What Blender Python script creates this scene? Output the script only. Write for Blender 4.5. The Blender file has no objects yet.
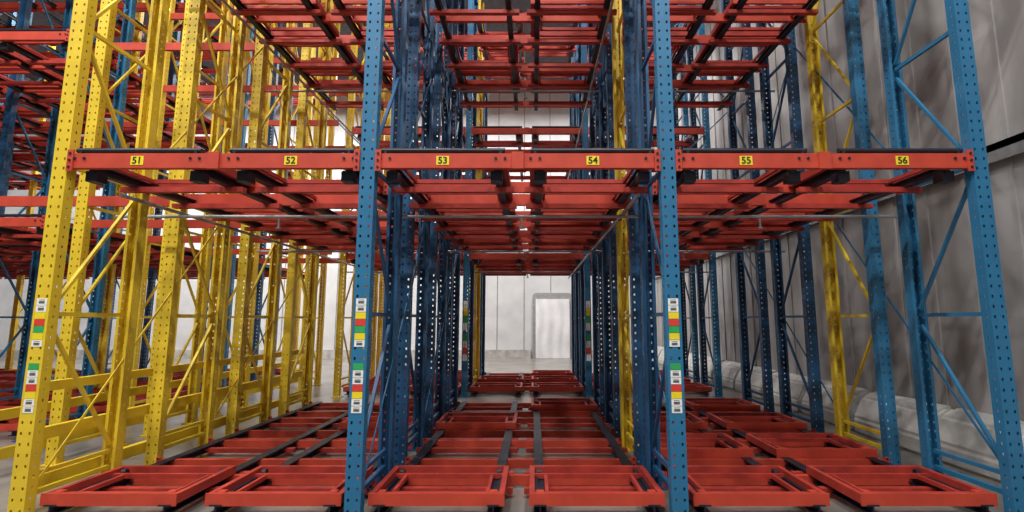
import bpy, math, random, bmesh
from mathutils import Vector, Matrix
random.seed(4)
S=bpy.context.scene
COL=S.collection
try:
    S.view_settings.view_transform='Standard'
except Exception: pass

# ---------------- materials ----------------
def mat(name,c1,c2=None,scale=6,rough=0.5,metal=0.0,bump=0.0,emit=None,detail=6,stretch=None):
    m=bpy.data.materials.new(name); m.use_nodes=True
    nt=m.node_tree; b=nt.nodes['Principled BSDF']
    b.inputs['Roughness'].default_value=rough; b.inputs['Metallic'].default_value=metal
    if c2 is None: c2=tuple(x*0.7 for x in c1)
    tc=nt.nodes.new('ShaderNodeTexCoord'); n=nt.nodes.new('ShaderNodeTexNoise')
    n.inputs['Scale'].default_value=scale; n.inputs['Detail'].default_value=detail
    if stretch:
        mp=nt.nodes.new('ShaderNodeMapping'); mp.inputs['Scale'].default_value=stretch
        nt.links.new(tc.outputs['Object'],mp.inputs['Vector']); nt.links.new(mp.outputs['Vector'],n.inputs['Vector'])
    else: nt.links.new(tc.outputs['Object'],n.inputs['Vector'])
    r=nt.nodes.new('ShaderNodeValToRGB'); r.color_ramp.elements[0].position=.35; r.color_ramp.elements[1].position=.65
    r.color_ramp.elements[0].color=(*c2,1); r.color_ramp.elements[1].color=(*c1,1)
    nt.links.new(n.outputs['Fac'],r.inputs['Fac']); nt.links.new(r.outputs['Color'],b.inputs['Base Color'])
    if bump:
        bp=nt.nodes.new('ShaderNodeBump'); bp.inputs['Strength'].default_value=bump
        nt.links.new(n.outputs['Fac'],bp.inputs['Height']); nt.links.new(bp.outputs['Normal'],b.inputs['Normal'])
    if emit:
        b.inputs['Emission Color'].default_value=(*emit[0],1); b.inputs['Emission Strength'].default_value=emit[1]
    return m
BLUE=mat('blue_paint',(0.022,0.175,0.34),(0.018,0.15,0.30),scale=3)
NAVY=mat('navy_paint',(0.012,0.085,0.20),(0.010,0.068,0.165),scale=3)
YEL=mat('yellow_paint',(0.82,0.59,0.03),(0.72,0.50,0.025),scale=3)
RED=mat('red_paint',(0.58,0.060,0.028),(0.48,0.046,0.022),rough=.6)
RED2=mat('red_cart_paint',(0.48,0.042,0.025),(0.33,0.027,0.018),rough=.6)
DARK=mat('dark_rail_steel',(0.010,0.014,0.030),(0.007,0.009,0.018),rough=.5)
GALV=mat('galvanised_pipe',(0.42,0.43,0.44),(0.3,0.31,0.32),metal=.6)
CONC=mat('polished_concrete',(0.29,0.265,0.235),(0.16,0.15,0.135),scale=1.2,rough=.28,bump=.03)
WALLW=mat('white_wall_panel',(0.76,0.77,0.78),(0.66,0.67,0.68),scale=1.5,rough=.6)
SEAM=mat('panel_seam',(0.30,0.30,0.30),(0.22,0.22,0.22),rough=.7)
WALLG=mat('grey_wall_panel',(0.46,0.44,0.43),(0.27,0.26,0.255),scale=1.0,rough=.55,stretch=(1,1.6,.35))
CEIL=mat('ceiling_deck',(0.09,0.09,0.10),(0.06,0.06,0.07),rough=.8)
CURB=mat('white_curb_wrap',(0.62,0.60,0.57),(0.40,0.39,0.37),scale=4,rough=.5,bump=.3)
FRM=mat('door_frame_grey',(0.42,0.42,0.43),(0.34,0.34,0.35))
LYEL=mat('label_yellow',(0.9,0.72,0.02),(0.87,0.68,0.02))
LWHT=mat('label_white',(0.9,0.9,0.88),(0.85,0.85,0.83))
LGRN=mat('label_green',(0.03,0.42,0.12),(0.03,0.38,0.1))
LRED=mat('label_red',(0.75,0.05,0.04),(0.7,0.05,0.03))
LBLK=mat('label_black',(0.01,0.01,0.01))
CURT=mat('door_curtain_vinyl',(0.95,0.95,0.97),(0.84,0.84,0.88),scale=2,rough=.75,bump=.2)
LAMP=mat('lamp_lens',(1,1,1),(1,1,1),emit=((1,.98,.94),25))

class MB:
    def __init__(s): s.v=[];s.f=[];s.m=[];s.mats=[]
    def mi(s,m):
        if m not in s.mats: s.mats.append(m)
        return s.mats.index(m)
    def box(s,x0,x1,y0,y1,z0,z1,m):
        i=len(s.v); s.v+=[(x0,y0,z0),(x1,y0,z0),(x1,y1,z0),(x0,y1,z0),(x0,y0,z1),(x1,y0,z1),(x1,y1,z1),(x0,y1,z1)]
        s.f+=[(i,i+3,i+2,i+1),(i+4,i+5,i+6,i+7),(i,i+1,i+5,i+4),(i+1,i+2,i+6,i+5),(i+2,i+3,i+7,i+6),(i+3,i,i+4,i+7)]
        s.m+=[s.mi(m)]*6
    def bar(s,a,b,w,h,m,up=(0,0,1)):
        a=Vector(a);b=Vector(b);d=(b-a).normalized();u=Vector(up)
        if abs(d.dot(u))>.98:u=Vector((1,0,0))
        sx=d.cross(u).normalized();uz=sx.cross(d).normalized(); i=len(s.v)
        for p in (a,b):
            for q,r in((-1,-1),(1,-1),(1,1),(-1,1)):
                s.v.append(tuple(p+sx*q*w/2+uz*r*h/2))
        s.f+=[(i,i+1,i+2,i+3),(i+7,i+6,i+5,i+4)]+[(i+k,i+4+k,i+4+(k+1)%4,i+(k+1)%4) for k in range(4)]
        s.m+=[s.mi(m)]*6
    def cyl(s,a,b,r,m,n=10):
        a=Vector(a);b=Vector(b);d=(b-a).normalized();u=Vector((0,0,1))
        if abs(d.dot(u))>.9:u=Vector((1,0,0))
        x=d.cross(u).normalized();y=d.cross(x).normalized();i=len(s.v)
        for p in(a,b):
            for k in range(n):
                t=2*math.pi*k/n; s.v.append(tuple(p+x*math.cos(t)*r+y*math.sin(t)*r))
        s.f+=[tuple(range(i,i+n)),tuple(range(i+2*n-1,i+n-1,-1))]
        s.f+=[(i+k,i+n+k,i+n+(k+1)%n,i+(k+1)%n) for k in range(n)]
        s.m+=[s.mi(m)]*(n+2)
    def mesh(s,name):
        me=bpy.data.meshes.new(name); me.from_pydata(s.v,[],s.f)
        for m in s.mats: me.materials.append(m)
        me.polygons.foreach_set('material_index',s.m); me.update()
        bm=bmesh.new(); bm.from_mesh(me); bmesh.ops.recalc_face_normals(bm,faces=bm.faces); bm.to_mesh(me); bm.free()
        return me
def obj(name,me,loc=(0,0,0),parent=None,rot=(0,0,0)):
    o=bpy.data.objects.new(name,me); COL.objects.link(o); o.location=loc; o.rotation_euler=rot
    if parent: o.parent=parent
    return o
def empty(name,loc=(0,0,0)):
    o=bpy.data.objects.new(name,None); COL.objects.link(o); o.location=loc; return o

# ---------------- upright post with real punched holes ----------------
H=10.4; PW=0.13; PD=0.10; T=0.006
def post_mesh(name,m):
    b=MB(); w=PW/2
    hx=.0085
    c=.035
    for x0,x1 in((-w,-c-hx),(-c+hx,c-hx),(c+hx,w)): b.box(x0,x1,-PD/2,-PD/2+T,0,H,m)
    p=.085; n=int(H/p)
    for k in range(n):
        z=k*p
        for cx in(-c,c): b.box(cx-hx,cx+hx,-PD/2,-PD/2+T,z+.024,z+p,m)
    for sx in(-1,1):
        x0,x1=(w-T,w) if sx>0 else(-w,-w+T)
        b.box(x0,x1,-PD/2+T,-.009,0,H,m); b.box(x0,x1,.009,PD/2,0,H,m)
        for k in range(n): b.box(x0,x1,-.009,.009,k*p+.022,k*p+p,m)
        xa,xb=(w-.03,w-T) if sx>0 else(-w+T,-w+.03)
        b.box(xa,xb,PD/2-T,PD/2,0,H,m)
    b.box(-.10,.10,-.09,.09,0,.014,m)
    return b.mesh(name)
PM={'b':post_mesh('post_blue',BLUE),'n':post_mesh('post_navy',NAVY),'y':post_mesh('post_yellow',YEL)}
MT={'b':BLUE,'n':NAVY,'y':YEL}

def brace_mesh(name,depth,m,flip):
    b=MB(); z=.35; k=flip
    y0,y1=PD/2,depth-PD/2
    b.bar((0,y0,.2),(0,y1,.2),.04,.04,m)
    while z+1.25<H:
        b.bar((0,y0,z),(0,y1,z),.03,.035,m)
        a,c=(y0,y1) if k%2 else(y1,y0)
        b.bar((0.0,a,z+.06),(0.0,c,z+1.2),.03,.026,m)
        z+=1.3;k+=1
    b.bar((0,y0,z),(0,y1,z),.035,.045,m)
    return b.mesh(name)
BR={}
def brace(c,depth,flip):
    k=(c,round(depth,3),flip)
    if k not in BR: BR[k]=brace_mesh('frame_bracing',depth,MT[c],flip)
    return BR[k]
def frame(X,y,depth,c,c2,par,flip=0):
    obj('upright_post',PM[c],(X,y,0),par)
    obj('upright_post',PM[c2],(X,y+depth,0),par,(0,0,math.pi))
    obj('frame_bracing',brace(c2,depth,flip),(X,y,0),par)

# ---------------- carts ----------------
def cart_mesh(w=1.10,d=.86):
    b=MB(); h=.075; t=.045
    b.box(-w/2,w/2,0,t,0,h,RED2); b.box(-w/2,w/2,d-t,d,0,h,RED2)
    b.box(-w/2,-w/2+t,t,d-t,0,h,RED2); b.box(w/2-t,w/2,t,d-t,0,h,RED2)
    b.box(-w/2+t,w/2-t,.13,.17,.005,.045,RED2); b.box(-w/2+t,w/2-t,d-.19,d-.15,.005,.045,RED2)
    b.box(-.415,-.385,.17,d-.19,.005,.04,RED2); b.box(.385,.415,.17,d-.19,.005,.04,RED2)
    b.box(-w/2+t,-w/2+t+.03,t,d-t,.0,.02,DARK); b.box(w/2-t-.03,w/2-t,t,d-t,.0,.02,DARK)
    b.box(-w/2,w/2,-.012,0,-.015,h+.008,RED)
    for sx in(-1,1):
        b.box(sx*(w/2-.09)-.03,sx*(w/2-.09)+.03,t,t+.06,.02,h+.004,RED)
        for yy in(.09,d-.09):
            x=sx*.46
            b.cyl((x-.02,yy,.032),(x+.02,yy,.032),.034,DARK,12)
    return b.mesh('cart')
CART=cart_mesh()

def lanes(bx):
    out=[]
    for a,b in zip(bx[:-1],bx[1:]):
        out+=[a+(b-a)*.25,a+(b-a)*.75]
    return out

def beam(b,x0,x1,y,z,m,h=.13,face=-1):
    xa,xb=x0+PW/2+.002,x1-PW/2-.002
    b.box(xa,xb,y-.03,y-.022,z-h/2,z+h/2,m)
    b.box(xa,xb,y-.022,y+.03,z+h/2-.008,z+h/2,m); b.box(xa,xb,y-.022,y+.03,z-h/2,z-h/2+.008,m)
    for x in(xa,xb-.05):
        b.box(x,x+.05,y-.045,y-.03,z-h/2-.03,z+h/2+.03,m)
    for x in(xa+.025,xb-.025):
        for dz in(-.06,0,.06): b.cyl((x,y-.055,z+dz),(x,y-.045,z+dz),.011,DARK,6)

def rack(name,bx,frames,levels,cols,skipcart=0.0,floorskip=.3,topskip=None):
    par=empty(name)
    yA=frames[0][0]; yB=frames[-1][0]+frames[-1][1]
    for i,X in enumerate(bx):
        for j,(y,d) in enumerate(frames):
            c,c2=cols(i,j); frame(X,y,d,c,c2,par,(i+j)%2)
    for li,L in enumerate(levels):
        b=MB()
        for x0,x1 in zip(bx[:-1],bx[1:]):
            for j,(y,d) in enumerate(frames):
                if li or j: beam(b,x0,x1,y-.02,L,RED,.13 if li else .09)
                beam(b,x0,x1,y+d,L,RED,.11 if li else .09)
            xm=(x0+x1)/2
            if li: b.box(xm-.05,xm+.05,yA-.07,yA-.05,L-.075,L+.075,RED)
            if li:
                for lx in(x0+(x1-x0)*.25,x0+(x1-x0)*.75):
                    for s in(-1,1):
                        b.box(lx+s*.46-.05,lx+s*.46+.05,yA+.04,yA+.16,L-.16,L-.07,DARK)
                        for dx in(-.04,.04): b.cyl((lx+s*.5+dx,yA-.062,L+.02),(lx+s*.5+dx,yA-.05,L+.02),.012,DARK,6)
        obj('load_beams',b.mesh('load_beams'),(0,0,0),par)
        r=MB(); zr=(L-.02) if li==0 else L-.085
        fw=.05 if li==0 else .036
        for lx in lanes(bx):
            for s in(-1,1):
                x=lx+s*.46
                ys=yA+.02
                r.box(x-fw,x+fw,ys,yB+.1,zr,zr+.012,DARK)
                r.box(x-.006,x+.006,ys,yB+.1,zr+.012,zr+.062,DARK)
                r.box(x-fw,x+fw,ys,yB+.1,zr+.062,zr+.074,DARK)
            y=yA+.55; st=.75 if li else .5
            while y<yB:
                z0=zr-.045 if li else zr-.008
                r.box(lx-.60,lx+.60,y,y+.07,z0,z0+.05,RED2); y+=st
            if li:
                r.cyl((lx-.54,yA-.03,L+.095),(lx+.54,yA-.03,L+.095),.022,DARK,10)
                for s in(-1,1): r.box(lx+s*.5-.012,lx+s*.5+.012,yA-.05,yA-.01,L+.065,L+.1,DARK)
        obj('lane_rails',r.mesh('lane_rails'),(0,0,0),par)
        for lx in lanes(bx):
            y=yA+.04 ; first=True
            while y+.86<yB+.15:
                sk=skipcart*(1 if li==1 else .6) if li else floorskip
                if topskip is not None and li==3: sk=topskip
                if random.random()>sk or first:
                    obj('pallet_cart',CART,(lx,y,zr+.074+.003),None)
                first=False
                y+=(.99 if li else 1.5)
    return par

BX=[-4.10,-1.434,1.17,3.88]
LV=[.07,2.97,5.78,8.55]
F1=[(4.5,.9),(6.0,.9),(7.5,.9),(9.0,.9)]
F2=[(11.4,.9),(12.9,.9),(14.4,.9)]
def cols1(i,j):
    if i==0: return('y','y')
    if i==2 and j==1: return('n','y')
    if i==3 and j==1: return('b','y')
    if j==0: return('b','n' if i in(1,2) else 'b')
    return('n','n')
R1=rack('push_back_pallet_rack',BX,F1,LV,cols1,.3,.5)
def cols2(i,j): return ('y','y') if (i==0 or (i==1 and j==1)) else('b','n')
R2=rack('push_back_pallet_rack',BX,F2,LV,cols2,.3,.1)
BXL=[-20.3,-17.6,-14.9,-12.2,-9.5,-6.8]
def cols3(i,j): return ('y','y') if (i+j)%3==0 else('n','b')
R3=rack('push_back_pallet_rack',BXL,[(7.4,.9),(9.2,.9),(11.0,.9),(13.2,.9),(15.4,.9)],LV,cols3,.15,.1,.9)
YR=empty('yellow_guard_frame_row')
for k,(y,d) in enumerate([(6.2,.9),(7.7,.9),(9.2,.9),(10.9,.9),(12.6,.9)]):
    frame(-5.35,y,d,'y','y',YR,k%2)
b=MB()
for X in(-4.25,-5.50):
    for z,(h) in((.22,.1),(.62,.09),(1.02,.07)):
        if X<-5 and z>1: continue
        b.box(X-.02,X+.02,(4.6 if X>-5 else 5.2),(10 if X>-5 else 13.4),z-h/2,z+h/2,YEL)
        b.box(X-.045,X+.02,(4.6 if X>-5 else 5.2),(10 if X>-5 else 13.4),z+h/2,z+h/2+.012,YEL)
for z in(3.0,5.78,7.2,8.5):
    for y in(6.2,7.7,9.2,10.9,12.6):
        b.box(-5.28,-4.17,y-.04,y+.01,z-.06,z+.06,RED)
        b.box(-6.73,-5.42,y-.04,y+.01,z-.06,z+.06,RED)
obj('guard_rails',b.mesh('guard_rails'),(0,0,0),YR)

# ------------- labels on rack -------------
def text(s,size,loc,m,par,rot=(math.pi/2,0,0)):
    cu=bpy.data.curves.new('txt','FONT'); cu.body=s; cu.size=size; cu.align_x='CENTER'; cu.align_y='CENTER'; cu.extrude=.001; cu.offset=.0015
    o=bpy.data.objects.new('label_text',cu); COL.objects.link(o); o.location=loc; o.rotation_euler=rot; cu.materials.append(m); o.parent=par
    return o
for n,lx in zip((51,52,53,54,55,56),lanes(BX)):
    y=4.5-.02-.031
    p=MB(); p.box(lx-.055,lx+.055,y-.003,y,2.97-.04,2.97+.04,LYEL)
    obj('number_label',p.mesh('number_label'),(0,0,0),R1)
    text(str(n),.085,(lx,y-.0045,2.968),LBLK,R1)
def tag(X,Y,z0,z1,order,par,w=.085):
    p=MB(); y=Y-PD/2; h=(z1-z0)/len(order); 
    for i,m in enumerate(order):
        zb=z1-(i+1)*h
        p.box(X-w/2,X+w/2,y-.003,y-.0005,zb+.002,zb+h-.002,m)
        if m is LWHT:
            for k in range(6):
                if k%5!=4: p.box(X-w/2+.018,X+w/2-.018,y-.004,y-.003,zb+.014+k*(h-.024)/6,zb+.014+k*(h-.024)/6+.0035,LBLK)
    return obj('location_tag',p.mesh('location_tag'),(0,0,0),par)
A=[LWHT,LWHT,LYEL,LRED,LGRN,LYEL,LWHT]
B=[LGRN,LWHT,LWHT,LRED,LYEL,LWHT,LWHT]
for X in BX[:3]:
    tag(X,4.5,1.38,1.78,A,R1); tag(X,4.5,.85,1.25,B,R1)
for X in BX[1:3]:
    tag(X,11.4,1.38,2.0,[LWHT,LYEL,LGRN,LWHT],R2); tag(X,11.4,.75,1.3,[LGRN,LWHT,LRED,LWHT],R2)

# ------------- sprinkler pipes -------------
sp=MB()
for L in(2.97,5.78):
    for y in(5.75,8.75,12.6):
        sp.cyl((-4.6,y,L-.24),(4.2,y,L-.24),.018,GALV)
        for x in(-2.8,-.13,2.5):
            sp.cyl((x,y,L-.24),(x,y,L-.36),.012,GALV); sp.cyl((x,y,L-.36),(x,y,L-.375),.03,GALV)
    for x in(-3.9,-1.6,1.0): sp.cyl((x,4.9,L-.20),(x,15,L-.20),.018,GALV)
obj('sprinkler_pipework',sp.mesh('sprinkler_pipework'),(0,0,0),R1)

tr=MB()
for y in(10.0,15.4):
    for x0,x1 in zip(BX[:-1],BX[1:]):
        if x0<-1.5 or x0>1:
            for z0,z1 in((3.1,5.7),(5.9,8.4)):
                tr.cyl((x0,y,z0),(x1,y,z1),.012,BLUE,6); tr.cyl((x1,y,z0),(x0,y,z1),.012,BLUE,6)
for X,m in((-4.1,YEL),(3.88,BLUE),(-1.434,BLUE),(1.17,BLUE)):
    for y0,y1,z0,z1 in((4.56,6.9,.3,3.0),(6.9,9.9,.3,3.0),(5.4,7.5,3.1,5.7),(7.5,9.9,5.7,3.1)):
        tr.bar((X+.05,y0,z0),(X+.05,y1,z1),.008,.022,m)
obj('tie_rods',tr.mesh('tie_rods'),(0,0,0),R1)

# ------------- room -------------
WX=5.05; LX=-24; YB=22.9; Y0=-7; CZ=12
def one(name,fn):
    b=MB(); fn(b); return obj(name,b.mesh(name))
one('floor',lambda b:b.box(LX,WX+.3,Y0,YB+.3,-.2,0,CONC))
one('ceiling',lambda b:b.box(LX,WX+.3,Y0,YB+.3,CZ,CZ+.2,CEIL))
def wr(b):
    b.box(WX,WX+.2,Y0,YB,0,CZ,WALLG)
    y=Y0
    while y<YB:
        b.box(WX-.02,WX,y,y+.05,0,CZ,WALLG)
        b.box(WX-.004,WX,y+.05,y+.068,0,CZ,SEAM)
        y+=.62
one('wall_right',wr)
def wb(b):
    b.box(LX,WX,YB,YB+.2,0,CZ,WALLW)
    x=LX+.6
    while x<WX:
        b.box(x,x+.03,YB-.01,YB,0,CZ,SEAM); x+=1.15
one('wall_back',wb)
one('wall_left',lambda b:b.box(LX-.2,LX,Y0,YB,0,CZ,WALLW))
one('trim_1',lambda b:(b.box(WX-.10,WX-.03,2,YB,3.40,3.48,GALV),b.box(WX-.10,WX-.09,2,YB,3.28,3.48,GALV)))
one('trim_2',lambda b:(b.box(LX,-.1,YB-.09,YB-.012,0,.35,CURB),b.box(1.8,WX-.48,YB-.09,YB-.012,0,.35,CURB)))
def curb(y,l):
    me=bpy.data.meshes.new('curb'); bm=bmesh.new()
    pr=[(0,0),(-.42,0),(-.42,.22),(-.27,.50),(-.12,.58),(0,.58)]
    A_=[bm.verts.new((x,0,z)) for x,z in pr]; B_=[bm.verts.new((x,l,z)) for x,z in pr]
    bm.faces.new(A_); bm.faces.new(B_[::-1])
    for k in range(6): bm.faces.new((A_[k],B_[k],B_[(k+1)%6],A_[(k+1)%6]))
    bmesh.ops.recalc_face_normals(bm,faces=bm.faces)
    bmesh.ops.bevel(bm,geom=bm.edges[:],offset=.035,segments=2,affect='EDGES')
    me.materials.append(CURB); bm.to_mesh(me); bm.free()
    obj('wall_guard_curb',me,(WX-.025,y,0))
y=2.0
while y<21: curb(y,1.42); y+=1.5

# back door
D=empty('door_1',(.83,YB-.02,0))
def arch(w,h,r,n=6):
    pts=[(-w/2,0),(-w/2,h-r)]
    for k in range(1,n+1):
        t=math.pi-k*math.pi/2/n; pts.append((-w/2+r+r*math.cos(t),h-r+r*math.sin(t)))
    pts2=[(-x,z) for x,z in pts][::-1]
    return pts+pts2
po=arch(1.7,2.75,.18); pi_=arch(1.38,2.45,.1)
me=bpy.data.meshes.new('door_frame'); v=[];f=[];n=len(po)
for yy in(0,-.16):
    v+=[(x,yy,z) for x,z in po]; v+=[(x,yy,z) for x,z in pi_]
for k in range(n-1):
    f+=[(2*n+k,2*n+k+1,3*n+k+1,3*n+k),(k,k+1,2*n+k+1,2*n+k),(n+k,n+k+1,3*n+k+1,3*n+k)]
me.from_pydata(v,[],f); me.materials.append(FRM); obj('door_frame',me,(0,0,0),D)
v=[];f=[]
NX=28
for i in range(NX+1):
    x=-.72+1.44*i/NX
    for j in range(13):
        z=.01+2.48*j/12; v.append((x,-.20-.10*(1-j/12)-.012*math.sin(i*.75+.9*math.sin(j*.6))-.01*math.sin(j*.8+i*.15),z))
for i in range(NX):
    for j in range(12):
        a=i*13+j; f.append((a,a+13,a+14,a+1))
me=bpy.data.meshes.new('door_curtain'); me.from_pydata(v,[],f); me.materials.append(CURT)
for p in me.polygons:p.use_smooth=True
obj('door_curtain',me,(0,0,0),D)

# ------------- lamps -------------
lm=MB(); lm.cyl((0,0,.02),(0,0,.14),.24,DARK,20); lm.cyl((0,0,0),(0,0,.02),.21,LAMP,20); lm.cyl((0,0,.14),(0,0,1.095),.01,DARK,6); lm.cyl((0,0,1.06),(0,0,1.098),.06,DARK,12)
LM=lm.mesh('ceiling_lamp')
def lamp(x,y,z,p,size=.5,col=(1,.985,.965)):
    o=obj('ceiling_lamp',LM,(x,y,z))
    l=bpy.data.lights.new('lamp_light','AREA'); l.shape='DISK'; l.size=size; l.energy=p; l.color=col
    lo=bpy.data.objects.new('lamp_light',l); COL.objects.link(lo); lo.location=(0,0,-.03); lo.parent=o
K=.38
for x in(-17,-12.5,-8,-3.5,1.6): lamp(x,18.9,10.9,1400*K)
for x in(-10,-6,-2.2,1.8): lamp(x,1.0,10.9,900*K,.4)
for x in(-7.0,-2.5,2.5): lamp(x,-3.5,10.9,850*K,.4)
for x in(-2.8,2.4): lamp(x,10.65,10.9,600*K,.4)
for x in(-13.4,-10.9,-8.2): lamp(x,14.75,10.9,450*K,.4)
lamp(-6.0,5.5,10.9,1100*K,.3)

w=bpy.data.worlds.new('World'); S.world=w; w.use_nodes=True
w.node_tree.nodes['Background'].inputs[0].default_value=(.94,.97,1,1); w.node_tree.nodes['Background'].inputs[1].default_value=.15

# ------------- camera -------------
c=bpy.data.cameras.new('camera'); c.sensor_width=36; c.lens=530/1024*36; c.shift_x=-21/1024; c.shift_y=-11/1024; c.clip_start=.05
co=bpy.data.objects.new('camera',c); COL.objects.link(co); co.location=(0,0,1.6)
co.rotation_euler=(math.pi/2+math.atan(75/530),0,0); S.camera=co
